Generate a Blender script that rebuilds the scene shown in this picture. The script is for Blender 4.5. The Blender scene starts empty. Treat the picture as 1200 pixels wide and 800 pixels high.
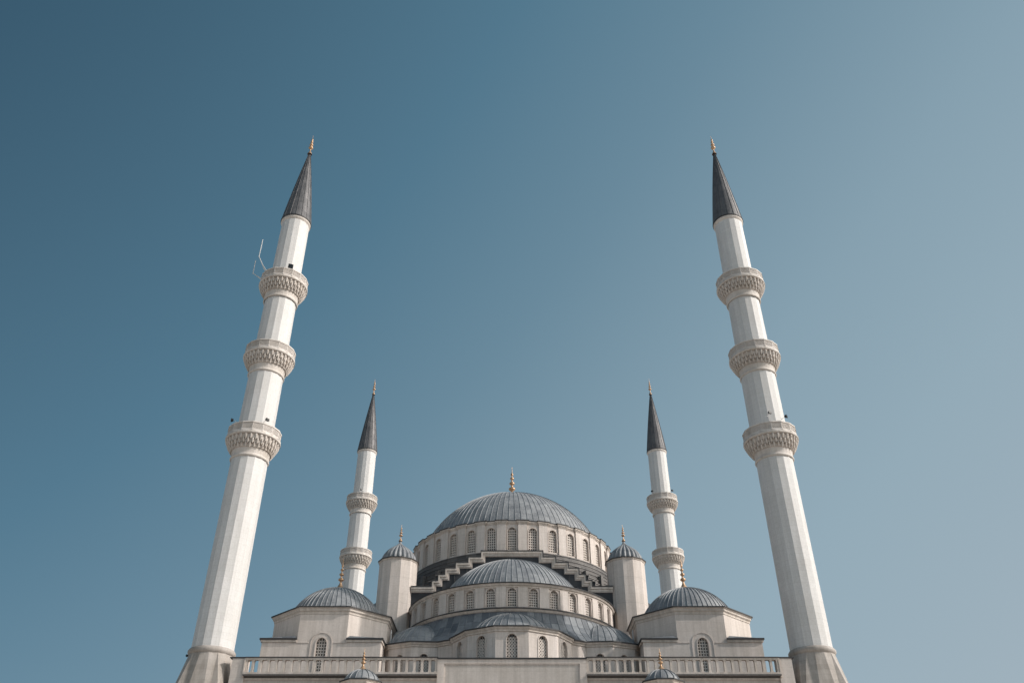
import bpy, math, random
from mathutils import Vector, Matrix
from mathutils.geometry import tessellate_polygon
random.seed(7)
PI = math.pi
R = math.radians
scn = bpy.context.scene
COL = scn.collection

# ------------------------------------------------------------------ materials
def nt_new(name):
    m = bpy.data.materials.new(name); m.use_nodes = True
    nt = m.node_tree; b = nt.nodes['Principled BSDF']
    return m, nt, b

def N(nt, t, **kw):
    n = nt.nodes.new(t)
    for k, v in kw.items(): setattr(n, k, v)
    return n

def ramp(nt, src, stops):
    r = N(nt, 'ShaderNodeValToRGB'); nt.links.new(src, r.inputs[0])
    e = r.color_ramp.elements
    e[0].position, e[0].color = stops[0][0], (*stops[0][1], 1)
    e[1].position, e[1].color = stops[1][0], (*stops[1][1], 1)
    for p, c in stops[2:]:
        x = e.new(p); x.color = (*c, 1)
    return r.outputs[0]

def mul(nt, a, b, fac=1.0, mode='MULTIPLY'):
    m = N(nt, 'ShaderNodeMix', data_type='RGBA', blend_type=mode)
    m.inputs[0].default_value = fac
    nt.links.new(a, m.inputs[6])
    if isinstance(b, tuple): m.inputs[7].default_value = (*b, 1)
    else: nt.links.new(b, m.inputs[7])
    return m.outputs[2]

def noise(nt, vec, scale, detail=4, rough=.55, sc=(1, 1, 1), loc=(0, 0, 0)):
    mp = N(nt, 'ShaderNodeMapping'); mp.inputs['Scale'].default_value = sc; mp.inputs['Location'].default_value = loc
    nt.links.new(vec, mp.inputs[0])
    n = N(nt, 'ShaderNodeTexNoise'); n.inputs['Scale'].default_value = scale
    n.inputs['Detail'].default_value = detail; n.inputs['Roughness'].default_value = rough
    nt.links.new(mp.outputs[0], n.inputs[0])
    return n.outputs[0]

def stone(name, col, streak=.25, blotch=.2, rough=.75, block=None, bump=.15, ao_d=0, vary=.12):
    m, nt, b = nt_new(name)
    g = N(nt, 'ShaderNodeNewGeometry'); P = g.outputs['Position']
    base = N(nt, 'ShaderNodeRGB'); base.outputs[0].default_value = (*col, 1)
    c = base.outputs[0]
    # vertical rain streaks
    s1 = noise(nt, P, 1.0, 5, .6, (2.6, 2.6, .12))
    c = mul(nt, c, ramp(nt, s1, [(.35, tuple(1 - streak * k for k in (1, 1.05, 1.12))), (.62, (1, 1, 1))]))
    s2 = noise(nt, P, .35, 5, .6)
    c = mul(nt, c, ramp(nt, s2, [(.3, tuple(1 - blotch * k for k in (.9, 1, 1.15))), (.7, (1, 1, 1))]))
    s3 = noise(nt, P, 6, 4, .7)
    c = mul(nt, c, ramp(nt, s3, [(.3, (.9, .9, .89)), (.7, (1.04, 1.04, 1.04))]))
    hsrc = s3
    if block:
        tc = N(nt, 'ShaderNodeUVMap'); tc.uv_map = 'sheet'
        br = N(nt, 'ShaderNodeTexBrick')
        br.inputs['Color1'].default_value = (1, 1, 1, 1); br.inputs['Color2'].default_value = (1 - vary, 1 - vary, 1 - vary * 1.1, 1)
        br.inputs['Mortar'].default_value = (.72, .70, .67, 1)
        br.inputs['Scale'].default_value = 1; br.inputs['Mortar Size'].default_value = .008
        br.inputs['Mortar Smooth'].default_value = .3
        br.inputs['Brick Width'].default_value = block[0]; br.inputs['Row Height'].default_value = block[1]
        nt.links.new(tc.outputs[0], br.inputs[0])
        c = mul(nt, c, br.outputs[0], .8)
    # recesses darkened in the colour: stains under cornices and painted occlusion shade
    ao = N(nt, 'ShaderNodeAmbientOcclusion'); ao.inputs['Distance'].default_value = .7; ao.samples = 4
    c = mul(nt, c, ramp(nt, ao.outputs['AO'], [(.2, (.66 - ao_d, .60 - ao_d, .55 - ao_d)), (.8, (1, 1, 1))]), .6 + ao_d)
    nt.links.new(c, b.inputs['Base Color'])
    b.inputs['Roughness'].default_value = rough
    bp = N(nt, 'ShaderNodeBump'); bp.inputs['Strength'].default_value = bump; bp.inputs['Distance'].default_value = .05
    nt.links.new(hsrc, bp.inputs['Height']); nt.links.new(bp.outputs[0], b.inputs['Normal'])
    return m

def lead(name, c1, c2, rough=.5, metal=.25, seam=.6, row=1.0, patina=(.9, .85, .8)):
    """sheet metal: per-sheet tone from the 'sheet' uv (u = sheet number, v = metres up)"""
    m, nt, b = nt_new(name)
    g = N(nt, 'ShaderNodeNewGeometry'); P = g.outputs['Position']
    uv = N(nt, 'ShaderNodeUVMap'); uv.uv_map = 'sheet'
    sx = N(nt, 'ShaderNodeSeparateXYZ'); nt.links.new(uv.outputs[0], sx.inputs[0])
    fu = N(nt, 'ShaderNodeMath', operation='FLOOR'); nt.links.new(sx.outputs[0], fu.inputs[0])
    wo = N(nt, 'ShaderNodeTexWhiteNoise', noise_dimensions='1D'); nt.links.new(fu.outputs[0], wo.inputs['W'])
    # stagger rows per sheet
    st = N(nt, 'ShaderNodeMath', operation='MULTIPLY_ADD'); nt.links.new(wo.outputs[0], st.inputs[0]); st.inputs[1].default_value = .35
    vs = N(nt, 'ShaderNodeMath', operation='MULTIPLY'); nt.links.new(sx.outputs[1], vs.inputs[0]); vs.inputs[1].default_value = 1 / row
    nt.links.new(vs.outputs[0], st.inputs[2])
    fv = N(nt, 'ShaderNodeMath', operation='FLOOR'); nt.links.new(st.outputs[0], fv.inputs[0])
    fr = N(nt, 'ShaderNodeMath', operation='FRACT'); nt.links.new(st.outputs[0], fr.inputs[0])
    cb = N(nt, 'ShaderNodeCombineXYZ'); nt.links.new(fu.outputs[0], cb.inputs[0]); nt.links.new(fv.outputs[0], cb.inputs[1])
    wn = N(nt, 'ShaderNodeTexWhiteNoise', noise_dimensions='3D'); nt.links.new(cb.outputs[0], wn.inputs[0])
    c = ramp(nt, wn.outputs[0], [(0, c1), (1, c2)])
    n1 = noise(nt, P, .9, 5, .65)
    c = mul(nt, c, ramp(nt, n1, [(.3, (.72, .72, .74)), (.7, (1.22, 1.2, 1.18))]))
    n2 = noise(nt, P, 5, 5, .7, (1, 1, .4))
    c = mul(nt, c, ramp(nt, n2, [(.3, (.82, .82, .83)), (.7, (1.1, 1.1, 1.1))]))
    jt = ramp(nt, fr.outputs[0], [(0, (1 - seam,) * 3), (.055, (1, 1, 1))])
    c = mul(nt, c, jt, 1)
    nt.links.new(c, b.inputs['Base Color'])
    b.inputs['Metallic'].default_value = metal
    rr = ramp(nt, n2, [(.3, (rough - .1,) * 3), (.7, (rough + .15,) * 3)])
    nt.links.new(rr, b.inputs['Roughness'])
    bp = N(nt, 'ShaderNodeBump'); bp.inputs['Strength'].default_value = .35; bp.inputs['Distance'].default_value = .06
    ad = N(nt, 'ShaderNodeMath', operation='ADD'); nt.links.new(n1, ad.inputs[0]); nt.links.new(n2, ad.inputs[1])
    nt.links.new(ad.outputs[0], bp.inputs['Height']); nt.links.new(bp.outputs[0], b.inputs['Normal'])
    return m

def plain(name, col, rough=.5, metal=0):
    m, nt, b = nt_new(name)
    g = N(nt, 'ShaderNodeNewGeometry')
    base = N(nt, 'ShaderNodeRGB'); base.outputs[0].default_value = (*col, 1)
    n = noise(nt, g.outputs['Position'], 4, 4, .6)
    c = mul(nt, base.outputs[0], ramp(nt, n, [(.3, (.78, .78, .78)), (.7, (1.1, 1.1, 1.1))]))
    nt.links.new(c, b.inputs['Base Color'])
    b.inputs['Roughness'].default_value = rough; b.inputs['Metallic'].default_value = metal
    return m

M = {}
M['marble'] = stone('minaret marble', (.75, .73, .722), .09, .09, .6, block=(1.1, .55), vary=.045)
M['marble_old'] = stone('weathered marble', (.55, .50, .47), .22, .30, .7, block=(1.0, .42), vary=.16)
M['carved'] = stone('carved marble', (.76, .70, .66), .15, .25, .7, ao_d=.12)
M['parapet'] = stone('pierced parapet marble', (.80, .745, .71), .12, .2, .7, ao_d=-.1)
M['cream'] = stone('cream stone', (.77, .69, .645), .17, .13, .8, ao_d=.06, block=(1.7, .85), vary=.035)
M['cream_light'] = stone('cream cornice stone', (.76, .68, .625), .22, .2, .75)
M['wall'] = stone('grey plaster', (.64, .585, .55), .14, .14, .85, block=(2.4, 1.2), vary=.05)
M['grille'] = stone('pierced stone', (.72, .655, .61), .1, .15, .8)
M['lead'] = lead('dome lead', (.235, .245, .258), (.31, .32, .33), .58, .1)
M['lead_low'] = lead('roof lead', (.11, .125, .145), (.25, .265, .28), .6, .08, row=1.2)
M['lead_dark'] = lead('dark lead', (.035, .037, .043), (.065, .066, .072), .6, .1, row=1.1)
M['lead_ring'] = lead('weathered ring lead', (.09, .085, .083), (.17, .158, .15), .6, .1, row=.6)
M['lead_cap'] = lead('cone lead', (.10, .099, .103), (.17, .165, .168), .55, .2, row=1.25, seam=.45)
M['edge'] = plain('eave lead edge', (.05, .048, .05), .6, .1)
M['gold'] = plain('gilt brass', (.60, .385, .235), .42, .65)
M['dark'] = plain('dark glass', (.012, .013, .015), .3)
M['black'] = plain('black housing', (.012, .012, .013), .5)
M['white_metal'] = plain('painted steel', (.62, .62, .61), .45, .2)
M['ledge'] = plain('dark ledge', (.13, .12, .115), .8)

# ------------------------------------------------------------------ mesh builder
class MB:
    def __init__(s): s.v = []; s.f = []; s.m = []; s.sm = []; s.uv = []; s.mats = []
    def mi(s, name):
        if name not in s.mats: s.mats.append(name)
        return s.mats.index(name)
    def add(s, verts, faces, mat, smooth=False, uvs=None):
        o = len(s.v); k = s.mi(mat)
        s.v += [tuple(p) for p in verts]
        for i, f in enumerate(faces):
            s.f.append([a + o for a in f]); s.m.append(k); s.sm.append(smooth)
            if uvs: s.uv.append(uvs[i])
            else: s.uv.append([((verts[a][0] + verts[a][1]), verts[a][2]) for a in f])
    def box(s, c, sz, mat, rz=0, M4=None):
        x, y, z = (q / 2 for q in sz)
        vs = [Vector((sx * x, sy * y, sk * z)) for sk in (-1, 1) for sy in (-1, 1) for sx in (-1, 1)]
        r = Matrix.Rotation(rz, 3, 'Z')
        vs = [r @ p + Vector(c) for p in vs]
        if M4: vs = [M4 @ p for p in vs]
        s.add(vs, [(0, 2, 3, 1), (4, 5, 7, 6), (0, 1, 5, 4), (2, 6, 7, 3), (0, 4, 6, 2), (1, 3, 7, 5)], mat)
    def tube(s, a, b, r, mat, n=8, r2=None):
        a = Vector(a); b = Vector(b); d = (b - a).normalized()
        u = d.orthogonal().normalized(); w = d.cross(u); r2 = r if r2 is None else r2
        vs = [a + (u * math.cos(2 * PI * i / n) + w * math.sin(2 * PI * i / n)) * r for i in range(n)]
        vs += [b + (u * math.cos(2 * PI * i / n) + w * math.sin(2 * PI * i / n)) * r2 for i in range(n)]
        fs = [(i, (i + 1) % n, n + (i + 1) % n, n + i) for i in range(n)] + [tuple(range(n))[::-1], tuple(range(n, 2 * n))]
        s.add(vs, fs, mat)
    def revolve(s, prof, n, mat, c=(0, 0), a0=0, a1=2 * PI, inr=False, smooth=False, sheets=None, rot=0, cham=None):
        """prof = [(r, z)] bottom to top or any order; angle 0 faces the camera (-Y), positive towards +X"""
        full = abs(a1 - a0 - 2 * PI) < 1e-6
        k = 1 / math.cos((a1 - a0) / n / 2) if inr else 1
        st = (a1 - a0) / n
        cols = n if full else n + 1
        off = -st / 2 if full else 0
        vs = []
        for (r, z) in prof:
            for i in range(cols):
                a = a0 + off + rot + i * st
                vs.append((c[0] + r * k * math.sin(a), c[1] - r * k * math.cos(a), z))
        fs = []; uvs = []
        L = [0]
        for i in range(1, len(prof)):
            L.append(L[-1] + math.hypot(prof[i][0] - prof[i - 1][0], prof[i][1] - prof[i - 1][1]))
        rm = max(p[0] for p in prof)
        for j in range(len(prof) - 1):
            for i in range(n):
                i2 = (i + 1) % cols if full else i + 1
                fs.append((j * cols + i, j * cols + i2, (j + 1) * cols + i2, (j + 1) * cols + i))
                if sheets: u0, u1 = i * sheets / n, (i + 1) * sheets / n
                else: u0, u1 = i * st * rm, (i + 1) * st * rm
                uvs.append([(u0, L[j]), (u1, L[j]), (u1, L[j + 1]), (u0, L[j + 1])])
        s.add(vs, fs, mat, smooth, uvs)
    def ribs(s, prof, angs, w, h, mat, c=(0, 0)):
        """standing seams along the meridian"""
        for a in angs:
            ca, sa = math.cos(a), math.sin(a)
            rad = Vector((sa, -ca, 0)); tan = Vector((ca, sa, 0))
            vs = []
            for i, (r, z) in enumerate(prof):
                i0, i1 = max(0, i - 1), min(len(prof) - 1, i + 1)
                dr, dz = prof[i1][0] - prof[i0][0], prof[i1][1] - prof[i0][1]
                l = math.hypot(dr, dz) or 1
                nrm = rad * (dz / l) + Vector((0, 0, -dr / l))
                if nrm.z < 0 and abs(nrm.z) > .5: nrm = -nrm
                p = Vector((c[0], c[1], z)) + rad * r
                ww = min(w, max(.02, r * .05))
                vs += [p - tan * ww / 2 - nrm * .02, p - tan * ww * .3 + nrm * h, p + tan * ww * .3 + nrm * h, p + tan * ww / 2 - nrm * .02]
            fs = []
            for i in range(len(prof) - 1):
                o = 4 * i
                for q in range(3): fs.append((o + q, o + q + 1, o + 5 + q, o + 4 + q))
            fs.append((0, 3, 2, 1))
            s.add(vs, fs, mat, False, [[(.5, .5)] * len(f) for f in fs])
    def build(s, name, parent=None, loc=(0, 0, 0), rz=0):
        me = bpy.data.meshes.new(name); me.from_pydata(s.v, [], s.f)
        for mn in s.mats: me.materials.append(M[mn])
        for i, p in enumerate(me.polygons):
            p.material_index = s.m[i]; p.use_smooth = s.sm[i]
        uv = me.uv_layers.new(name='sheet')
        k = 0; flat = []
        for q in s.uv:
            for t in q: flat += [t[0], t[1]]
        uv.data.foreach_set('uv', flat)
        me.update()
        o = bpy.data.objects.new(name, me); COL.objects.link(o)
        o.location = loc; o.rotation_euler = (0, 0, rz)
        if parent: o.parent = parent
        return o

def thing(name, label, cat, loc=(0, 0, 0), group=None, rz=0):
    o = bpy.data.objects.new(name, None); COL.objects.link(o)
    o.location = loc; o.rotation_euler = (0, 0, rz); o.empty_display_size = .5
    o['label'] = label; o['category'] = cat
    if group: o['group'] = group
    return o

def kids(o): return [c for c in bpy.data.objects if c.parent == o]
def copy_tree(o, parent=None, rz=None):
    ch = kids(o)
    c = o.copy(); COL.objects.link(c); c.parent = parent
    if rz is not None: c.rotation_euler = (0, 0, rz)
    for k in ch: copy_tree(k, c)
    return c

# frame of a wall facet: origin on the facet's middle at its foot; u runs right seen from outside, w outwards
def facet(c, ang, r, z):
    n = Vector((math.sin(ang), -math.cos(ang), 0)); u = Vector((math.cos(ang), math.sin(ang), 0))
    o = Vector((c[0], c[1], z)) + n * r
    def T(x, h, d=0): return o + u * x + Vector((0, 0, h)) + n * d
    return T

def arch_pts(w, sill, h, n=12, pointed=0.0):
    """outline of an arched opening, starting bottom left, anticlockwise seen from outside -> list of (x, z)"""
    r = w / 2; sp = sill + h - r * (1 + pointed)
    pts = [(-r, sill), (r, sill)]
    for i in range(n + 1):
        a = PI * i / n
        x = r * math.cos(a); z = r * math.sin(a) * (1 + pointed)
        pts.append((x, sp + z))
    return pts

def bay(mb, T, w, h, win=None, th=.28, mat='cream', pointed=0.0, trim=True):
    outer = [(-w / 2, 0), (w / 2, 0), (w / 2, h), (-w / 2, h)]
    if not win:
        mb.add([T(*p) for p in outer], [(0, 1, 2, 3)], mat); return
    ww, sill, wh = win
    hole = arch_pts(ww, sill, wh, pointed=pointed)
    allp = outer + hole
    tris = tessellate_polygon([[Vector((x, z, 0)) for x, z in outer], [Vector((x, z, 0)) for x, z in hole[::-1]]])
    nh = len(hole)
    idx = list(range(4)) + [4 + nh - 1 - i for i in range(nh)]
    fs = []
    for t in tris:
        a = [idx[q] for q in t]
        (x0, y0), (x1, y1), (x2, y2) = (allp[q] for q in a)
        if (x1 - x0) * (y2 - y0) - (x2 - x0) * (y1 - y0) < 0: a = a[::-1]
        fs.append(a)
    mb.add([T(*p) for p in allp], fs, mat)
    vs = [T(x, z) for x, z in hole] + [T(x, z, -th) for x, z in hole]
    mb.add(vs, [(i, (i + 1) % nh, nh + (i + 1) % nh, nh + i) for i in range(nh)], mat)
    if trim:   # slim raised architrave round the opening
        o2 = arch_pts(ww + .22, sill, wh + .11, pointed=pointed); i2 = arch_pts(ww + .04, sill, wh + .02, pointed=pointed)
        o2 = o2[1:] + [o2[0]]; i2 = i2[1:] + [i2[0]]
        vs = [T(x, z, .05) for x, z in o2] + [T(x, z, .05) for x, z in i2] + [T(x, z, -.01) for x, z in o2] + [T(x, z, -.01) for x, z in i2]
        k = len(o2); fs = []
        for i in range(k - 1):
            fs += [(i, i + 1, k + i + 1, k + i), (2 * k + i, 2 * k + i + 1, i + 1, i), (k + i, k + i + 1, 3 * k + i + 1, 3 * k + i)]
        mb.add(vs, fs, mat)

def window(T, win, parent, depth=.2, style='grid', pointed=0.0, cols=4):
    ww, sill, wh = win
    mb = MB()
    e = .04
    P = arch_pts(ww + 2 * e, sill - e, wh + 2 * e, pointed=pointed)
    mb.add([T(x, z, -depth - .12) for x, z in P], [tuple(range(len(P)))], 'dark')
    def bar(x0, z0, x1, z1, t, dz=0):
        a = Vector((x0, z0)); b = Vector((x1, z1)); d = (b - a).normalized(); n = Vector((-d.y, d.x)) * t / 2
        q = [a - n, b - n, b + n, a + n]
        vs = [T(p.x, p.y, -depth + dz) for p in q] + [T(p.x, p.y, -depth - .1 + dz) for p in q]
        mb.add(vs, [(0, 1, 2, 3), (0, 4, 5, 1), (1, 5, 6, 2), (2, 6, 7, 3), (3, 7, 4, 0)], 'grille')
    r = ww / 2; sp = sill + wh - r * (1 + pointed)
    def top(x):
        return sp + math.sqrt(max(0, 1 - (x / r) ** 2)) * r * (1 + pointed)
    cw = ww / cols
    if style == 'grid':
        for i in range(cols + 1):
            x = -r + i * cw
            bar(x, sill, x, top(min(abs(x), r * .999)) + .01, cw * .40)
        nr = int(wh / (cw * 1.12)); rh = wh / nr
        for j in range(nr + 1):
            z = sill + j * rh
            hw = r if z < sp else r * math.sqrt(max(0, 1 - ((z - sp) / (r * (1 + pointed))) ** 2))
            if hw > .05: bar(-hw, z, hw, z, rh * .42, .006)
    else:
        st = ww / 3.2
        k = int(wh / st) + 4
        for j in range(-4, k + 1):
            z = sill + j * st
            for sg in (1, -1):
                x0, z0, x1, z1 = -r, z, r, z + ww * 1.15
                # clip to the opening
                t0 = max(0, (sill - z0) / (z1 - z0)); t1 = min(1, (sill + wh - r * .5 - z0) / (z1 - z0))
                if t1 <= t0: continue
                a = (x0 + (x1 - x0) * t0, z0 + (z1 - z0) * t0); b = (x0 + (x1 - x0) * t1, z0 + (z1 - z0) * t1)
                bar(sg * a[0], a[1], sg * b[0], b[1], .085, .004 * sg)
        for i in range(3):
            x = -r / 2 + i * r / 2
            bar(x, sill, x, top(x), .03, -.01)
    return mb.build('window', parent)

def cap_profile(R_, c, zc_eave, n=18, rmin=.12, rbase=None):
    """spherical cap whose sphere centre is c below the eave; returns (r, z) from base to top"""
    zc = zc_eave - c
    a0 = math.asin(c / R_); out = []
    for i in range(n + 1):
        a = a0 + (PI / 2 - a0) * i / n
        out.append((max(rmin, R_ * math.cos(a)), zc + R_ * math.sin(a)))
    return out

def finial(name, parent, c, z, h, r, bell=1.0, gold='gold'):
    """gilt alem: bell foot, stacked balls, spike"""
    mb = MB()
    pr = [(1.0, 0), (.9, .03), (.66, .08), (.42, .14), (.24, .20), (.16, .25), (.17, .28), (.4, .305), (.5, .335), (.44, .365), (.2, .39), (.13, .41), (.15, .455),
          (.34, .475), (.4, .50), (.34, .525), (.15, .55), (.1, .575), (.12, .61), (.27, .63), (.3, .65), (.25, .67), (.11, .69), (.08, .72), (.19, .75), (.21, .77), (.16, .79), (.05, .83), (.025, 1.0)]
    mb.revolve([(a * r * (bell if b < .27 else 1), z + b * h) for a, b in pr], 16, gold, c, smooth=True)
    return mb.build(name, parent)

# ------------------------------------------------------------------ minaret
RIMS = (43.5, 53.7, 63.8)
def make_minaret(loc, label):
    root = thing('minaret', label, 'minaret', loc, 'minarets of the mosque')
    # base: square shaft, then faceted transition to the sixteen-sided shaft
    b = MB(); hb = 3.15; zt = 21.0; zb = 12.0
    b.box((0, 0, zb / 2), (2 * hb, 2 * hb, zb), 'marble_old')
    b.box((0, 0, zb - .15), (2 * hb + .3, 2 * hb + .3, .3), 'marble_old')
    k = 1.88 / math.cos(PI / 16)
    top = [(k * math.sin(R(11.25 + 22.5 * i)), -k * math.cos(R(11.25 + 22.5 * i)), zt) for i in range(16)]
    # foot points on the square, twelve of them
    foot = []
    t3 = hb * .38
    for q in range(4):
        r_ = Matrix.Rotation(q * PI / 2, 3, 'Z')
        for p in ((-t3, -hb), (t3, -hb), (hb, -hb)):
            foot.append(tuple(r_ @ Vector((p[0], p[1], zb))))
    # side q: foot[3q]=left mid, foot[3q+1]=right mid, foot[3q+2]=right corner ; top indices: side q: -33.75 -> 4q-2, -11.25 -> 4q-1, 11.25 -> 4q, 33.75 -> 4q+1
    vs = top + foot
    fs = []
    for q in range(4):
        A, B, Cn = 16 + 3 * q, 16 + 3 * q + 1, 16 + 3 * q + 2
        Cp = 16 + (3 * q - 1) % 12
        a, b2, c2, d = (4 * q - 2) % 16, (4 * q - 1) % 16, (4 * q) % 16, (4 * q + 1) % 16
        fs += [(A, B, c2, b2), (A, b2, a), (Cp, A, a), (B, d, c2), (B, Cn, d), (Cn, (4 * q + 2) % 16, d)]
    b.add(vs, fs, 'marble_old')
    b.revolve([(1.86, 20.8), (2.0, 20.9), (2.08, 21.05), (2.08, 21.2), (1.98, 21.35), (1.84, 21.42)], 48, 'marble_old', smooth=True)
    b.build('base', root)
    # shaft
    s = MB()
    seg = [(21.0, 1.84), (43.0, 1.80), (43.05, 1.83), (53.2, 1.80), (53.25, 1.79), (63.3, 1.74), (63.35, 1.68), (72.7, 1.63)]
    s.revolve([(r, z) for z, r in seg], 16, 'marble', inr=True)
    s.build('shaft', root)
    # balconies
    for bi, zr in enumerate(RIMS):
        p = MB()
        st = 2 * PI / 16
        p.revolve([(2.60, -1.0), (2.60, -.14)], 16, 'parapet', inr=True)
        p.revolve([(2.52, -.14), (2.52, -1.0)], 16, 'parapet', inr=True)
        p.revolve([(2.50, -.14), (2.70, -.14), (2.70, 0), (2.50, 0), (2.50, -.14)], 16, 'parapet', inr=True)
        p.revolve([(2.72, -.86), (2.72, -1.0)], 16, 'parapet', inr=True)
        for i in range(16):
            a = st * i
            T = facet((0, 0), a, 2.60, -.88)
            w = 2 * 2.60 * math.tan(PI / 16); hh = .74
            nb = 6
            for j in range(-4, nb + 4):
                for sg in (1, -1):
                    x0 = -w / 2 + j * w / nb; x1 = x0 + hh * .62
                    a0, a1 = max(0, (-w / 2 - x0) / (x1 - x0)), min(1, (w / 2 - x0) / (x1 - x0))
                    if a1 <= a0 + .05: continue
                    X0, X1 = x0 + (x1 - x0) * a0, x0 + (x1 - x0) * a1
                    Z0, Z1 = hh * a0, hh * a1
                    t = .028
                    q = [(sg * X0 - t, Z0), (sg * X0 + t, Z0), (sg * X1 + t, Z1), (sg * X1 - t, Z1)]
                    vv = [T(x, z, .055) for x, z in q] + [T(x, z, 0) for x, z in q]
                    p.add(vv, [(0, 1, 2, 3), (0, 4, 5, 1), (1, 5, 6, 2), (2, 6, 7, 3), (3, 7, 4, 0)], 'parapet')
            n = Vector((math.sin(a + st / 2), -math.cos(a + st / 2), 0)) * (2.61 / math.cos(PI / 16))
            p.box((n.x, n.y, -.5), (.06, .1, .98), 'parapet', rz=a + st / 2)
        par = p.build('balcony', root, (0, 0, zr))
        c = MB()
        c.revolve([(1.7, -1.34), (2.7, -1.34), (2.8, -1.26), (2.8, -1.12), (2.72, -1.0), (2.5, -1.0)], 48, 'carved', smooth=False)
        c.revolve([(1.84, -3.2), (1.90, -2.75), (1.94, -2.5), (2.06, -2.5), (2.08, -2.2), (2.10, -2.12), (2.30, -2.12), (2.33, -1.78), (2.35, -1.74), (2.50, -1.74), (2.54, -1.34)], 48, 'carved', smooth=False)
        rnd = random.Random(bi)
        for ti, (r0, z0, h0, n_) in enumerate([(2.50, -1.36, .40, 32), (2.32, -1.76, .38, 32), (2.10, -2.14, .34, 32)]):
            for i in range(n_):
                a = 2 * PI * (i + .5 * (ti % 2)) / n_
                w = 2 * PI * r0 / n_ * .58 * rnd.uniform(.9, 1.1); h1 = h0 * rnd.uniform(.92, 1.1)
                T = facet((0, 0), a, r0, z0)
                # swelling boss above, hanging drop below
                rows = [(w * .5, 0, .20), (w * .56, -h1 * .35, .22), (w * .42, -h1 * .7, .16), (w * .30, -h1 * .98, .09), (w * .12, -h1 * 1.38, .02)]
                vv = []
                for (ww_, zz, dd) in rows:
                    vv += [T(-ww_, zz, -.04), T(-ww_ * .62, zz, dd * .8), T(0, zz, dd), T(ww_ * .62, zz, dd * .8), T(ww_, zz, -.04)]
                fs = []
                for j in range(len(rows) - 1):
                    for k2 in range(4):
                        o_ = j * 5 + k2
                        fs.append((o_ + 5, o_ + 6, o_ + 1, o_))
                fs.append((0, 1, 2, 3, 4)); e_ = 5 * (len(rows) - 1); fs.append((e_ + 4, e_ + 3, e_ + 2, e_ + 1, e_))
                c.add(vv, fs, 'carved')
        c.revolve([(1.84, -3.5), (1.92, -3.48), (1.96, -3.4), (1.96, -3.3), (1.9, -3.22), (1.86, -3.18), (1.86, -3.1)], 48, 'carved', smooth=True)
        c.build('corbel', par)
    # cap
    cp = MB()
    cp.revolve([(1.62, 72.4), (1.80, 72.65), (1.80, 72.85)], 48, 'carved')
    cp.revolve([(1.5, 72.85), (1.86, 72.86), (1.88, 72.98), (1.82, 73.0)], 48, 'edge')
    prof = [(1.82 - 1.72 * t + .06 * math.sin(PI * t), 73.0 + 12.5 * t) for t in [i / 14 for i in range(15)]]
    cp.revolve(prof, 48, 'lead_cap', smooth=True, sheets=16)
    cp.ribs(prof, [2 * PI * (i + .5) / 16 for i in range(16)], .07, .05, 'lead_cap')
    cap = cp.build('cap', root)
    finial('finial', cap, (0, 0), 85.4, 3.6, .62, bell=.5)
    return root

XM, YF, YR = 27.0, 77.9, 140.3
mins = []
ml = [((-XM, YF, 0), 'tall front left white minaret with thin aerials and black loudspeaker on its top balcony'),
      ((XM, YF, 0), 'tall front right white minaret with nothing on its top balcony'),
      ((-XM, YR, 0), 'farther white minaret behind the left corner dome of the mosque'),
      ((XM, YR, 0), 'farther white minaret behind the right corner dome of the mosque')]
m0 = make_minaret(*ml[0])
for loc, lab in ml[1:]:
    c = copy_tree(m0); c.location = loc; c['label'] = lab

# ------------------------------------------------------------------ mosque; part meshes are laid out round the dome axis
CY = 109.0
mosque = thing('mosque', 'cream stone mosque with a large grey lead dome above cascading half domes and stepped gables', 'mosque', (0, CY, 0))

# --- main drum
ZD0, ZE = 37.3, 41.25
d = MB(); RD = 12.9
stp = 2 * PI / 32
wmain = (1.0, .35, 2.75)
Ts = []
for i in range(32):
    T = facet((0, 0), i * stp, RD, ZD0); Ts.append(T)
    w = 2 * RD * math.tan(stp / 2)
    bay(d, T, w, ZE - ZD0 - .3, wmain)
    a = (i + .5) * stp
    rr = RD / math.cos(stp / 2)
    nx, ny = math.sin(a), -math.cos(a)
    d.box((nx * (rr - .17), ny * (rr - .17), (ZD0 + ZE - .45) / 2), (1.08, .55, ZE - ZD0 - .45), 'cream', rz=a)
    for (e, z0, z1, mt) in ((.05, ZE - .45, ZE - .33, 'cream_light'), (.12, ZE - .33, ZE - .2, 'cream_light'), (.2, ZE - .2, ZE - .06, 'cream_light'), (.26, ZE - .06, ZE + .05, 'edge')):
        d.box((nx * (rr - .19), ny * (rr - .19), (z0 + z1) / 2), (1.08 + 2 * e, .55 + 2 * e, z1 - z0), mt, rz=a)
d.revolve([(RD, ZE - .42), (RD + .06, ZE - .40), (RD + .08, ZE - .3), (RD + .16, ZE - .26), (RD + .19, ZE - .08)], 32, 'cream_light', inr=True)
d.revolve([(RD + .18, ZE - .08), (RD + .24, ZE - .07), (RD + .24, ZE + .02), (RD - .6, ZE + .1), (11.7, ZE + .35)], 32, 'edge', inr=True)
drum = d.build('main_drum', mosque)
for T in Ts: window(T, wmain, drum)

# --- main dome
m = MB()
pr = [(r * 1.008, ZE + (z - ZE) * 1.0) for r, z in cap_profile(12.7, 4.4, ZE + .05, 26)]
m.revolve(pr, 96, 'lead', smooth=True, sheets=96)
m.ribs(pr[:-3], [2 * PI * (i + .5) / 96 for i in range(96)], .09, .05, 'lead')
dome = m.build('main_dome', mosque)
finial('finial', dome, (0, 0), pr[-1][1] - .1, 5.2, .95, bell=.75)

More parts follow.
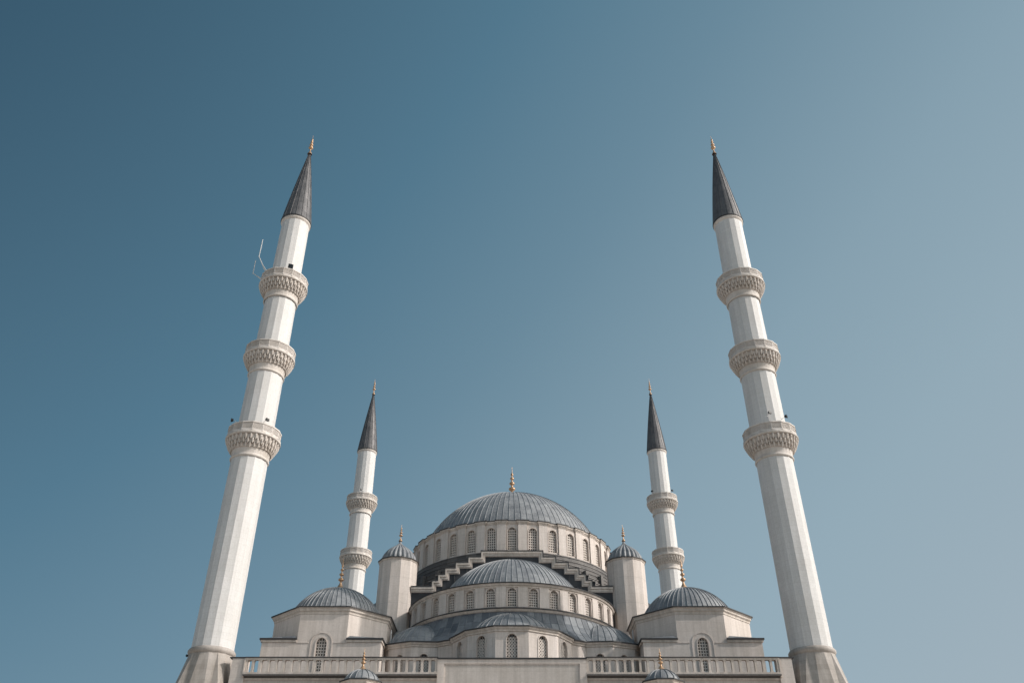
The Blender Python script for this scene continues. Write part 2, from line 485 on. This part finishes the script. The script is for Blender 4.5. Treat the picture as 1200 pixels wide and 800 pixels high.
# --- rings under the drum and the cube that carries it
m = MB()
pr = [(12.6, 37.45)]
z, r = 37.3, 13.25
for k_ in range(6):
    pr += [(r + .05, z), (r + .06, z - .12), (r, z - .14), (r, z - .5)]
    z -= .52; r += .15
pr += [(r + .2, z), (r + .2, z - .2), (14.0, z - .25)]
m.revolve(pr[::-1], 96, 'lead_ring', sheets=64)
for k_ in range(32):
    a_ = (k_ + .5) * stp
    m.box((13.95 * math.sin(a_), -13.95 * math.cos(a_), 35.0), (.5, .5, 1.5), 'lead_ring', rz=a_)
m.revolve([(14.0, 28.0), (14.0, 34.05)], 96, 'lead_ring', sheets=48)
m.build('drum_base', mosque)

def pix(px, py, Y):
    """point of the stepped gable: photo reading turned into metres on its plane"""
    th = math.atan(980 / 1428); f = 980
    v = 400 - py; e = th + math.atan(v / f); H = Y * math.tan(e)
    return px * (Y * math.cos(th) + H * math.sin(th)) / f, H + 1.7

YG = 94.5                                   # plane of the stepped gable
steps_px = [(36.7, 645.3), (51.7, 652.3), (66.4, 658.7), (78.7, 665.3), (86.9, 672.7), (94.2, 679.8), (118, 686.8)]
steps = [pix(x, y, YG) for x, y in steps_px]
def stepline(dx, dz):
    """outline of right half from the centre: offset inwards by dx (risers) and dz (treads)"""
    out = [(0, steps[0][1] - dz)]
    for i, (x, z) in enumerate(steps):
        out.append((x - (dx if i < len(steps) - 1 else 0), z - dz))
        if i + 1 < len(steps): out.append((x - dx, steps[i + 1][1] - dz))
    return out
def make_gable(rz):
    g = MB()
    y0 = YG - CY
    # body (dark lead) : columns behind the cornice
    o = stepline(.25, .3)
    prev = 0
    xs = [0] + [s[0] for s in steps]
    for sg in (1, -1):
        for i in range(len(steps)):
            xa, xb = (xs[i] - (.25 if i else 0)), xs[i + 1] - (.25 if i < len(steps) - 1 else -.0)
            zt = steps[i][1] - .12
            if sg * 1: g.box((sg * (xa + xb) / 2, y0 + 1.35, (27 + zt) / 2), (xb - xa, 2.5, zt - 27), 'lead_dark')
    # cornice ribbons: proud band, twice, the outer one prouder
    for (a0, a1, yy0, yy1, mt) in ((0.0, .12, -.30, .9, 'edge'), (.12, .34, -.26, .6, 'cream_light'), (.34, .60, -.14, .55, 'cream_light'), (.60, .70, -.04, .5, 'cream')):
        A = stepline(a0 * .8, a0); B = stepline(a1 * .8, a1)
        for sg in (1, -1):
            for i in range(len(A) - 1):
                q = [A[i], A[i + 1], B[i + 1], B[i]]
                vs = [(sg * x, y0 + yy0, z) for x, z in q] + [(sg * x, y0 + yy1, z) for x, z in q]
                g.add(vs, [(0, 1, 2, 3), (4, 7, 6, 5), (0, 4, 5, 1), (1, 5, 6, 2), (2, 6, 7, 3), (3, 7, 4, 0)], mt)
    # thin lead battens on the dark face
    for sg in (1, -1):
        for x, t in ((7.9, 34.0), (9.2, 33.2), (6.6, 35.0), (5.2, 35.6)):
            g.box((sg * x, y0 + .06, (t - .9 + 28) / 2), (.06, .08, t - .9 - 28), 'lead_ring')
    return g.build('stepped_gable', mosque, rz=rz)
gab = make_gable(0)
for k in (1, 2, 3):
    c = gab.copy(); COL.objects.link(c); c.rotation_euler = (0, 0, k * PI / 2)

# stepped lead buttress masses behind the gable steps
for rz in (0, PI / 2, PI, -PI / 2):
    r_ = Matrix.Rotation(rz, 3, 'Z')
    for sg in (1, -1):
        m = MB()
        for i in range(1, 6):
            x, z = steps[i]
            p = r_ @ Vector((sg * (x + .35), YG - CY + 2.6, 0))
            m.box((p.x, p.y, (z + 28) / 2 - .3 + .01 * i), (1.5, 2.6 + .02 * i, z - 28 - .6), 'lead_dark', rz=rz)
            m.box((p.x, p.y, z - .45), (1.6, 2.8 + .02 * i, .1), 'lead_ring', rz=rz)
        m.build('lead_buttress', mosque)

# --- half domes with their drums and exedrae (front set detailed, the three others share it)
SY = 95.7 - CY; ZS0, ZS = 27.05, 29.75          # axis of the half dome, drum foot and eave
def make_halfdome(rz, wins=True):
    c0 = (0, SY)
    d = MB(); RS = 11.25; st = 2 * PI / 32
    wsem = (.88, .14, 2.02)
    Tw = []
    for i in range(-8, 9):
        T = facet(c0, i * st, RS, ZS0)
        w = 2 * RS * math.tan(st / 2)
        bay(d, T, w, ZS - ZS0 - .3, wsem if wins else None)
        if abs(i) <= 7: Tw.append(T)
        a = (i + .5) * st
        rr = RS / math.cos(st / 2)
        if i < 8:
            d.box((math.sin(a) * (rr - .13) + c0[0], -math.cos(a) * (rr - .13) + c0[1], (ZS0 + ZS - .3) / 2), (1.0, .38, ZS - ZS0 - .3), 'cream', rz=a)
    A0, A1 = -PI / 2 - .12, PI / 2 + .12
    d.revolve([(RS, ZS - .5), (RS + .12, ZS - .46), (RS + .14, ZS - .34), (RS + .26, ZS - .28), (RS + .34, ZS - .1), (RS + .36, ZS - .08)], 96, 'cream_light', c0, A0, A1)
    d.revolve([(RS + .34, ZS - .09), (RS + .44, ZS - .09), (RS + .45, ZS + .0), (RS - 1.0, ZS + .12), (10.0, ZS + .3)], 96, 'edge', c0, A0, A1)
    # foot: dark ledge, then cornice
    d.revolve([(RS - .2, ZS0 + .25), (RS + .15, ZS0 + .24), (RS + .42, ZS0 + .1), (RS + .55, ZS0 + .02)], 96, 'ledge', c0, A0, A1)
    zc = ZS0
    d.revolve([(RS + .2, zc - .50), (RS + .3, zc - .45), (RS + .32, zc - .33), (RS + .46, zc - .25), (RS + .56, zc - .1), (RS + .60, zc - .06), (RS + .60, zc)], 96, 'cream_light', c0, A0, A1)
    d.revolve([(RS + .60, zc - .07), (RS + .67, zc - .06), (RS + .67, zc + .02), (RS + .5, zc + .05)], 96, 'edge', c0, A0, A1)
    dr = d.build('half_dome_drum', mosque, rz=rz)
    if wins:
        for T in Tw: window(T, wsem, dr)
    h = MB()
    # oblate cap
    pr = []
    for i in range(19):
        a = R(17) + (PI / 2 - R(17)) * i / 18
        pr.append((max(.1, 9.05 * math.cos(a)), ZS - 2.5 + 8.42 * math.sin(a)))
    h.revolve(pr, 64, 'lead', c0, -PI / 2 - .1, PI / 2 + .1, smooth=True, sheets=40)
    h.ribs(pr[:-1], [-PI / 2 + PI * i / 40 for i in range(41)], .09, .05, 'lead', c0)
    h.build('half_dome', mosque, rz=rz)
    # skirt roof and lower wall
    ZL = 23.9
    s = MB()
    sk = [(13.45, ZL + .02), (13.1, ZL + .4), (12.45, ZL + 1.1), (12.0, ZL + 1.9), (11.6, ZL + 2.85)]
    s.revolve(sk, 64, 'lead_low', c0, A0, A1, sheets=52)
    s.ribs(sk, [A0 + (A1 - A0) * i / 52 for i in range(53)], .05, .035, 'lead_low', c0)
    s.build('skirt_roof', mosque, rz=rz)
    w_ = MB()
    w_.revolve([(13.1, 18.9), (13.1, ZL - .3)], 36, 'cream', c0, A0, A1)
    w_.revolve([(13.1, ZL - .42), (13.2, ZL - .38), (13.22, ZL - .26), (13.36, ZL - .16), (13.38, ZL - .06)], 72, 'cream_light', c0, A0, A1)
    w_.revolve([(13.37, ZL - .07), (13.5, ZL - .06), (13.5, ZL + .04), (13.2, ZL + .1)], 72, 'edge', c0, A0, A1)
    w_.build('lower_wall', mosque, rz=rz)
    for (da, rin, Rc, cc, nwin, style) in ((0, 5.75, 5.55, 2.95, 2, 'diamond'), (R(55), 4.75, 4.75, 2.05, 2, 'diamond'), (-R(55), 4.75, 4.75, 2.05, 2, 'diamond')):
        rc = 11.0 if da else 10.75
        ce = (c0[0] + rc * math.sin(da), c0[1] - rc * math.cos(da))
        e = MB(); st12 = 2 * PI / 12
        z0 = 18.9; wx = (.96, 21.15 - z0 - .1, 2.2)
        if da: wx = (.9, 20.2 - z0, 2.6)
        TT = []
        for i in range(-3, 4):
            T = facet(ce, da + i * st12, rin, z0)
            full = 2 * rin * math.tan(st12 / 2)
            use = abs(i) <= 2 and wins
            bay(e, T, full, ZL - z0 - .3, wx if use else None, pointed=.15)
            if use: TT.append(T)
        B0, B1 = da - 3.5 * st12, da + 3.5 * st12
        e.revolve([(rin, ZL - .46), (rin + .1, ZL - .42), (rin + .12, ZL - .3), (rin + .26, ZL - .18), (rin + .29, ZL - .05)], 7, 'cream_light', ce, B0, B1, inr=True)
        e.revolve([(rin + .27, ZL - .06), (rin + .38, ZL - .06), (rin + .38, ZL + .05), (rin - .3, ZL + .12), (rin - 1.2, ZL + .3)], 7, 'edge', ce, B0, B1, inr=True)
        if not da:
            e.revolve([(rin + .9, 20.3), (rin + .9, 20.75), (rin + .02, 21.1)], 7, 'lead_low', ce, B0, B1, inr=True)
            for i in (-1, 0, 1):
                T = facet(ce, da + i * st12, rin, z0)
                w2 = 2 * rin * math.tan(st12 / 2) / 2
        ex = e.build('exedra_wall', mosque, rz=rz)
        for T in TT: window(T, wx, ex, style=style, pointed=.15)
        q = MB()
        pr = cap_profile(Rc, cc, ZL + .08, 14)
        q.revolve(pr, 48, 'lead', ce, da - PI, da + PI, smooth=True, sheets=36)
        q.ribs(pr[:-1], [2 * PI * (i + .5) / 36 for i in range(36)], .07, .05, 'lead', ce)
        q.build('exedra_dome', mosque, rz=rz)
make_halfdome(0, True)
for k in (1, 2, 3): make_halfdome(k * PI / 2, False)

# --- weight turrets at the four corners of the cube
def make_turret(x, y):
    c = (x, y); t = MB(); ze = 35.85; rt = 2.15
    t.revolve([(rt, 18.9), (rt, ze - .2)], 12, 'cream', c, inr=True)
    t.revolve([(rt, ze - .3), (rt + .06, ze - .26), (rt + .08, ze - .16), (rt + .15, ze - .12)], 12, 'cream_light', c, inr=True)
    t.revolve([(rt + .13, ze - .12), (rt + .2, ze - .1), (rt + .2, ze), (rt - .1, ze + .08)], 12, 'edge', c, inr=True)
    for z in (33.5, 30.6, 27.5):
        t.revolve([(rt + .004, z), (rt + .006, z + .03)], 12, 'wall', c, inr=True)
    tr = t.build('weight_turret', mosque)
    q = MB()
    # fluted ogee dome
    nf = 22; n = nf * 6
    prof = [(2.05, 0), (2.03, .25), (1.93, .6), (1.72, 1.0), (1.42, 1.35), (1.05, 1.66), (.68, 1.92), (.38, 2.12), (.2, 2.35), (.12, 2.6), (.1, 2.75)]
    vs = []
    for (r, z) in prof:
        for i in range(n):
            a = 2 * PI * i / n
            k = abs(math.sin(a * nf / 2))
            rr = r * (1 - .12 * (1 - k) if r > .3 else 1) + (.03 if r > .3 else 0) * k
            vs.append((x + rr * math.sin(a), y - rr * math.cos(a), ze + z))
    fs = []; uvs = []
    for j in range(len(prof) - 1):
        for i in range(n):
            fs.append((j * n + i, j * n + (i + 1) % n, (j + 1) * n + (i + 1) % n, (j + 1) * n + i))
            uvs.append([(i / 6, prof[j][1]), (i / 6 + .1, prof[j][1]), (i / 6 + .1, prof[j + 1][1]), (i / 6, prof[j + 1][1])])
    q.add(vs, fs, 'lead', True, uvs)
    qd = q.build('turret_dome', tr)
    finial('finial', tr, c, ze + 2.65, 2.1, .46, bell=.5)
    return tr
for sx in (-1, 1):
    for sy in (-1, 1): make_turret(13.3 * sx, 13.3 * sy)

# --- corner pavilions: square foot, octagonal drum flush with its sides, ribbed dome
def make_pavilion(sx, sy):
    c = (18.5 * sx, 19.8 * sy); a = 5.78; ZL, ZP = 23.9, 26.9
    q = MB()
    fr = facet(c, 0 if sy < 0 else PI, a, 18.9)
    wx = (1.0, .9, 4.2)
    tan = math.tan(PI / 8)
    # lower cube: front with window, other sides plain
    for k in range(4):
        T = facet(c, k * PI / 2, a, 18.9)
        front = (k == 0 and sy < 0)
        bay(q, T, 2 * a * tan, ZP - 18.9 - .3, wx if front else None, pointed=.2)
        for s_ in (1, -1):
            x0, x1 = a * tan, a
            vs = [T(s_ * x0, 0), T(s_ * x1, 0), T(s_ * x1, ZL - 18.9 - .15), T(s_ * x0, ZL - 18.9 - .15)]
            q.add(vs, [(0, 1, 2, 3) if s_ > 0 else (3, 2, 1, 0)], 'cream')
            # ledge over the wing
            for (z0, z1, pr_, mt) in ((ZL - .3, ZL - .1, .12, 'cream_light'), (ZL - .1, ZL + .06, .22, 'edge')):
                xa, xb = x0, a + pr_
                vs = [T(s_ * xa, z0 - 18.9, pr_), T(s_ * xb, z0 - 18.9, pr_), T(s_ * xb, z1 - 18.9, pr_), T(s_ * xa, z1 - 18.9, pr_),
                      T(s_ * xa, z0 - 18.9, -.3), T(s_ * (a - .3), z0 - 18.9, -.3), T(s_ * (a - .3), z1 - 18.9, -.3), T(s_ * xa, z1 - 18.9, -.3)]
                q.add(vs, [(0, 1, 2, 3), (4, 7, 6, 5), (0, 4, 5, 1), (3, 2, 6, 7), (0, 3, 7, 4), (1, 5, 6, 2)], mt)
        # string course and archivolt round the window
        if front:
            for s_ in (1, -1):
                q.box(tuple((T(s_ * 1.85, 4.65, .02))), (1.25, .06, .1), 'cream')
            o2 = arch_pts(2.15, 3.0, 2.65, 16); i2 = arch_pts(1.97, 3.0, 2.56, 16)
            o2 = o2[1:] + [o2[0]]; i2 = i2[1:] + [i2[0]]
            kk = len(o2)
            vs = [T(x, z, .05) for x, z in o2] + [T(x, z, .05) for x, z in i2] + [T(x, z, -.01) for x, z in o2] + [T(x, z, -.01) for x, z in i2]
            fs = []
            for i in range(kk - 1):
                fs += [(i, i + 1, kk + i + 1, kk + i), (2 * kk + i, 2 * kk + i + 1, i + 1, i), (kk + i, kk + i + 1, 3 * kk + i + 1, 3 * kk + i)]
            q.add(vs, fs, 'cream')
            TF = T
        # diagonal facet of the octagon
        T2 = facet(c, k * PI / 2 + PI / 4, a, ZL - .1)
        bay(q, T2, 2 * a * tan, ZP - ZL - .2)
    # sloping lead on the four triangles
    for ix in (1, -1):
        for iy in (1, -1):
            v = [(c[0] + ix * a * 1.02, c[1] + iy * a * 1.02, ZL + .05), (c[0] + ix * a * tan, c[1] + iy * a * 1.02, ZL + .05), (c[0] + ix * a * 1.02, c[1] + iy * a * tan, ZL + .05),
                 (c[0] + ix * a * .72, c[1] + iy * a * .72, ZL + .5), (c[0] + ix * a * (tan + .05), c[1] + iy * a * .995, ZL + .3), (c[0] + ix * a * .995, c[1] + iy * a * (tan + .05), ZL + .3)]
            q.add(v, [(0, 1, 4, 3), (0, 3, 5, 2)], 'lead_low')
    q.revolve([(a, ZP - .62), (a + .05, ZP - .6), (a + .07, ZP - .42), (a + .2, ZP - .3), (a + .22, ZP - .14), (a + .30, ZP - .06), (a + .33, ZP - .02)], 8, 'cream_light', c, inr=True)
    q.revolve([(a + .31, ZP - .03), (a + .40, ZP - .02), (a + .40, ZP + .09), (a - .3, ZP + .25), (a - 1.2, ZP + .4)], 8, 'edge', c, inr=True)
    ob = q.build('corner_pavilion', mosque)
    if sy < 0: window(TF, wx, ob, pointed=.2)
    dm = MB()
    pr = cap_profile(5.15, 1.5, ZP + .02, 18)
    dm.revolve(pr, 56, 'lead', c, smooth=True, sheets=56)
    dm.ribs(pr[:-1], [2 * PI * (i + .5) / 56 for i in range(56)], .085, .06, 'lead', c)
    do = dm.build('corner_dome', mosque)
    finial('finial', do, c, pr[-1][1] - .08, 3.5, .62)
for sx in (-1, 1):
    for sy in (-1, 1): make_pavilion(sx, sy)

# --- prayer hall body, front terrace, portal block (local y = world y - CY)
m = MB()
m.box((0, 5.0, 9.4), (50.4, 54.4, 18.8), 'wall')
m.box((0, 5.0, 18.83), (50.5, 54.5, .1), 'ledge')
m.box((0, 0, 24), (26, 25, 10), 'lead_dark')
m.build('prayer_hall', mosque)
YB = 76.0 - CY
m = MB()
m.box((0, YB + 3.3, 9.35), (48.9, 6.0, 18.7), 'wall')
m.box((0, YB + 3.3, 18.75), (48.9, 6.1, .1), 'ledge')
m.box((0, YB + .26, 18.6), (48.8, .16, .16), 'cream_light')
m.build('front_terrace', mosque)
m = MB()
yb = YB + .1
m.box((0, yb + .65, 10.1), (13.0, 1.3, 20.2), 'wall')
# raised frame on the portal face and its coping
m.box((0, yb - .05, 20.02), (13.0, .1, .36), 'cream')
for s_ in (1, -1): m.box((s_ * 6.2, yb - .05, 9.9), (.6, .1, 19.85), 'cream')
for s_ in (1, -1): m.box((s_ * 5.85, yb - .02, 9.8), (.1, .04, 19.6), 'cream')
m.box((0, yb - .02, 19.78), (11.6, .04, .1), 'cream')
m.box((0, yb + .6, 20.27), (13.1, 1.6, .1), 'edge')
m.build('portal_block', mosque)
for s_ in (1, -1):      # end piers that meet the minarets
    m = MB()
    m.box((s_ * 23.85, YB + .65, 10.15), (1.25, 1.1, 20.3), 'cream')
    m.box((s_ * 23.32, YB + .05, 19.5), (.12, .12, 1.6), 'cream_light')
    m.box((s_ * 23.9, YB + .65, 20.37), (1.6, 1.2, .1), 'edge')
    m.build('end_pier', mosque)

# small domed turrets in front of the terrace
def porch_turret(sx):
    c = (12.45 * sx, 73.0 - CY); t = MB(); ze = 17.6; rt = 1.45
    t.revolve([(rt, 0), (rt, ze - .2)], 8, 'cream', c, inr=True)
    t.revolve([(rt, ze - .35), (rt + .08, ze - .3), (rt + .1, ze - .2), (rt + .2, ze - .1)], 8, 'cream_light', c, inr=True)
    t.revolve([(rt + .18, ze - .1), (rt + .27, ze - .09), (rt + .27, ze), (rt - .05, ze + .1)], 8, 'edge', c, inr=True)
    t.box((c[0], c[1] + 1.9, ze / 2 - .4), (1.6, 2.4, ze - .8), 'wall')
    o = t.build('porch_turret', mosque)
    q = MB()
    pr = [(1.46, ze), (1.46, ze + .05), (1.36, ze + .28), (1.15, ze + .55), (.85, ze + .78), (.5, ze + .94), (.15, ze + 1.02)]
    q.revolve(pr, 32, 'lead', c, smooth=True, sheets=16)
    q.ribs(pr, [2 * PI * (i + .5) / 16 for i in range(16)], .07, .06, 'lead', c)
    q.build('turret_dome', o)
    finial('finial', o, c, ze + .98, 1.8, .42, bell=.9)
for sx in (-1, 1): porch_turret(sx)

# rain pipes beside the front half dome drum
for s_, zz in ((1, 32.2), (-1, 32.2)):
    m = MB(); x = 11.62 * s_; y = SY - .9
    m.tube((x, y - .1, 24.5), (x, y - .1, zz), .09, 'white_metal')
    m.tube((x, y - .1, zz), (x - .3 * s_, y + .3, zz + .15), .09, 'white_metal')
    m.tube((12.45 * s_, 88.0 - CY, 19.0), (12.45 * s_, 88.0 - CY, 26.0), .07, 'white_metal')
    m.build('rain_pipe', mosque)

# ------------------------------------------------------------------ balustrades
def balustrade(sx, label):
    x0, x1 = 6.5, 23.28
    root = thing('balustrade', label, 'balustrade', (sx * (x0 + x1) / 2, 76.2, 18.8), 'stone balustrades of the front terrace')
    L = x1 - x0
    m = MB(); m.box((0, 0, 1.44), (L, .42, .16), 'cream_light'); m.box((0, 0, 1.56), (L + .1, .56, .08), 'edge'); m.build('top_rail', root)
    m = MB(); m.box((0, 0, .22), (L, .46, .2), 'cream_light'); m.box((0, -.08, .06), (L, .75, .12), 'ledge'); m.build('bottom_rail', root)
    n = 25; first = None
    for i in range(n + 1):
        x = -L / 2 + L * i / n
        if i in (0, n): x += .1 if i == 0 else -.1
        if first is None:
            p = MB()
            p.box((0, 0, .84), (.2, .30, 1.04), 'cream_light')
            p.box((0, 0, .37), (.27, .34, .1), 'cream_light')
            p.box((0, 0, 1.31), (.27, .34, .1), 'cream_light')
            first = p.build('baluster', root); first.location.x = x
        else:
            c = first.copy(); COL.objects.link(c); c.parent = root; c.location.x = x
balustrade(-1, 'cream stone balustrade on the terrace left of the plain portal block')
balustrade(1, 'cream stone balustrade on the terrace right of the plain portal block')

# ------------------------------------------------------------------ floodlights, loudspeaker, aerials, people
def floodlight(loc, aim, label, s=1.0, group='floodlights'):
    """aim = heading in radians (0 faces the camera)"""
    root = thing('floodlight', label, 'floodlight', loc, group, rz=aim)
    root.scale = (s, s, s)
    a = MB()
    a.tube((0, .9, -.35), (0, .1, 0), .045, 'white_metal', 6)
    a.box((0, .9, -.38), (.2, .25, .1), 'white_metal')
    a.build('bracket', root)
    h = MB()
    vs = [(-.34, 0, -.22), (.34, 0, -.22), (.34, 0, .22), (-.34, 0, .22), (-.46, -.5, -.32), (.46, -.5, -.32), (.46, -.5, .28), (-.46, -.5, .28)]
    h.add(vs, [(0, 3, 2, 1), (4, 5, 6, 7), (0, 1, 5, 4), (1, 2, 6, 5), (2, 3, 7, 6), (3, 0, 4, 7)], 'black')
    for i in range(5): h.box((-.24 + .12 * i, .05, 0), (.03, .12, .36), 'black')
    h.build('lamp_housing', root)
    g = MB(); g.box((0, -.515, -.02), (.78, .02, .5), 'dark'); g.build('glass', root)
def onrim(mx, my, ang, r, z): return (mx + r * math.sin(ang), my - r * math.cos(ang), z)
z1 = RIMS[0] + .55
floodlight(onrim(-XM, YF, R(-62), 2.45, z1 + .35), R(-75), 'black floodlight on the left rim of the lowest balcony of the left front minaret', .42)
floodlight(onrim(-XM, YF, R(42), 2.2, z1 + .1), R(60), 'black floodlight right of the shaft on the lowest balcony of the left front minaret', .46)
floodlight(onrim(XM, YF, R(-10), 2.5, z1 + .45), R(20), 'black floodlight in front of the shaft on the lowest balcony of the right front minaret', .42)
floodlight(onrim(XM, YF, R(30), 2.5, z1 + .2), R(55), 'black floodlight on the right rim of the lowest balcony of the right front minaret', .42)
z3 = RIMS[2] + .45
floodlight(onrim(-XM, YR, R(5), 2.6, z3), R(-60), 'dark floodlight on the upper balcony of the left rear minaret', .42)
floodlight(onrim(XM, YR, R(-45), 2.6, z3), R(-50), 'dark floodlight on the left rim of the upper balcony of the right rear minaret', .46)
floodlight(onrim(XM, YR, R(35), 2.6, z3), R(50), 'dark floodlight on the right rim of the upper balcony of the right rear minaret', .46)
floodlight((-15.5, 88.6, 28.0), R(-80), 'small floodlight over the corner dome roof beside the left turret', .42)
floodlight((15.5, 88.6, 28.0), R(-80), 'small floodlight over the corner dome roof beside the right turret', .42)
floodlight((-XM - 2.0, YF - .3, 20.9), R(-90), 'small dark floodlight on the base moulding of the left front minaret', .3)

ls = thing('loudspeaker', 'black box loudspeaker above the top balcony of the left front minaret', 'loudspeaker', onrim(-XM, YF, R(27), 2.35, RIMS[2] - .1), rz=R(22))
m = MB(); m.box((0, 0, .55), (.56, .4, .68), 'black'); m.box((0, -.21, .55), (.48, .04, .58), 'dark'); m.build('cabinet', ls)
m = MB(); m.tube((0, .1, 0), (0, .1, .5), .05, 'black'); m.tube((0, .1, .2), (-.5, .2, 0), .04, 'white_metal'); m.build('bracket', ls)

def aerial(ang, r, arm, rise, h, label):
    x, y, z = onrim(-XM, YF, ang, r, RIMS[2])
    root = thing('aerial', label, 'antenna', (x, y, z), 'aerials on the left front minaret')
    o = Vector((math.sin(ang), -math.cos(ang), 0)) * arm
    m = MB(); m.tube((0, 0, -.2), (o.x, o.y, rise), .045, 'white_metal'); m.tube((.35, 0, -.3), (o.x * .6, o.y * .6, rise * .55), .04, 'white_metal'); m.build('arm', root)
    m = MB(); m.tube((o.x, o.y, rise - .1), (o.x, o.y, rise + h), .05, 'white_metal'); m.build('mast', root)
aerial(R(-50), 2.3, 1.35, 1.9, 2.6, 'taller white aerial on an arm from the top balcony of the left front minaret')
aerial(R(-80), 2.55, 1.25, .75, 1.9, 'shorter white aerial outermost on the top balcony of the left front minaret')

# ------------------------------------------------------------------ ground and sky
m = MB()
S = 3000
m.add([(-S, -S, 0), (S, -S, 0), (S, S, 0), (-S, S, 0)], [(0, 1, 2, 3)], 'ground')if False else None
M['ground'] = stone('paving', (.50, .45, .41), .1, .15, .85, block=(1.2, .6), vary=.1)
m.add([(-S, -S, 0), (S, -S, 0), (S, S, 0), (-S, S, 0)], [(0, 1, 2, 3)], 'ground', uvs=[[(-S, -S), (S, -S), (S, S), (-S, S)]])
g = m.build('ground'); g['kind'] = 'structure'

SAZ, SEL = R(77.5), R(33)     # from -Y towards +X, and up
sv = Vector((math.sin(SAZ) * math.cos(SEL), -math.cos(SAZ) * math.cos(SEL), math.sin(SEL)))
sl = bpy.data.lights.new('sun', 'SUN'); sl.energy = 2.7; sl.angle = R(.6); sl.color = (1.0, .945, .885)
so = bpy.data.objects.new('sun', sl); COL.objects.link(so); so.rotation_euler = sv.to_track_quat('Z', 'Y').to_euler()
so.location = (60, 20, 80)

w = bpy.data.worlds.new('World'); scn.world = w; w.use_nodes = True
nt = w.node_tree; bg = nt.nodes['Background']
sky = N(nt, 'ShaderNodeTexSky'); sky.sky_type = 'NISHITA'; sky.sun_disc = False
sky.sun_elevation = SEL; sky.sun_rotation = math.atan2(sv.x, sv.y)
sky.air_density = 1.0; sky.dust_density = 1.5; sky.ozone_density = 1.0; sky.altitude = 900
# haze: paler towards the sun side and towards the horizon (direction only, the same from anywhere)
tc = N(nt, 'ShaderNodeTexCoord')
def dot(v):
    d_ = N(nt, 'ShaderNodeVectorMath', operation='DOT_PRODUCT'); d_.inputs[1].default_value = v
    nt.links.new(tc.outputs['Generated'], d_.inputs[0]); return d_.outputs['Value']
sx_ = dot((.81, 0, -.83))
mr = N(nt, 'ShaderNodeMapRange'); nt.links.new(sx_, mr.inputs[0])
mr.inputs[1].default_value = -1.003; mr.inputs[2].default_value = .247
def srgb(r, g, b):
    return tuple(((c / 255 + .055) / 1.055) ** 2.4 for c in (r, g, b))
hz = ramp(nt, mr.outputs[0], [(0.0, srgb(57, 90, 110)), (.25, srgb(83, 121, 142)), (.42, srgb(107, 139, 157)), (.64, srgb(137, 163, 177)), (.8, srgb(150, 173, 185)), (1.0, srgb(161, 178, 188))])
sc = N(nt, 'ShaderNodeMix', data_type='RGBA', blend_type='MULTIPLY'); sc.inputs[0].default_value = 1
sc.inputs[7].default_value = (.1, .1, .1, 1)
nt.links.new(sky.outputs[0], sc.inputs[6])
mx = N(nt, 'ShaderNodeMix', data_type='RGBA'); mx.inputs[0].default_value = .93
nt.links.new(sc.outputs[2], mx.inputs[6]); nt.links.new(hz, mx.inputs[7])
# added fill light: sky glow round the sun and along the horizon, unseen
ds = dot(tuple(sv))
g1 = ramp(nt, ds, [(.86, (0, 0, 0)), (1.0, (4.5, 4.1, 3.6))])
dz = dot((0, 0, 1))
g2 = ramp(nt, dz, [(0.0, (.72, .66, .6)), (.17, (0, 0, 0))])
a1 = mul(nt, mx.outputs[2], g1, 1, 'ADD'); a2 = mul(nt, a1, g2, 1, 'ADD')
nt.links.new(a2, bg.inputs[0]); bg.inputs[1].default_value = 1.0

# ------------------------------------------------------------------ camera
cam = bpy.data.cameras.new('camera'); co = bpy.data.objects.new('camera', cam); COL.objects.link(co)
cam.sensor_width = 36; cam.lens = 980 / 1200 * 36; cam.clip_end = 8000; cam.clip_start = .1
co.location = (0, 0, 1.7); co.rotation_euler = (PI / 2 + math.atan(980 / 1428), 0, 0)
scn.camera = co
scn.view_settings.view_transform = 'Standard'; scn.view_settings.look = 'None'; scn.view_settings.exposure = 0
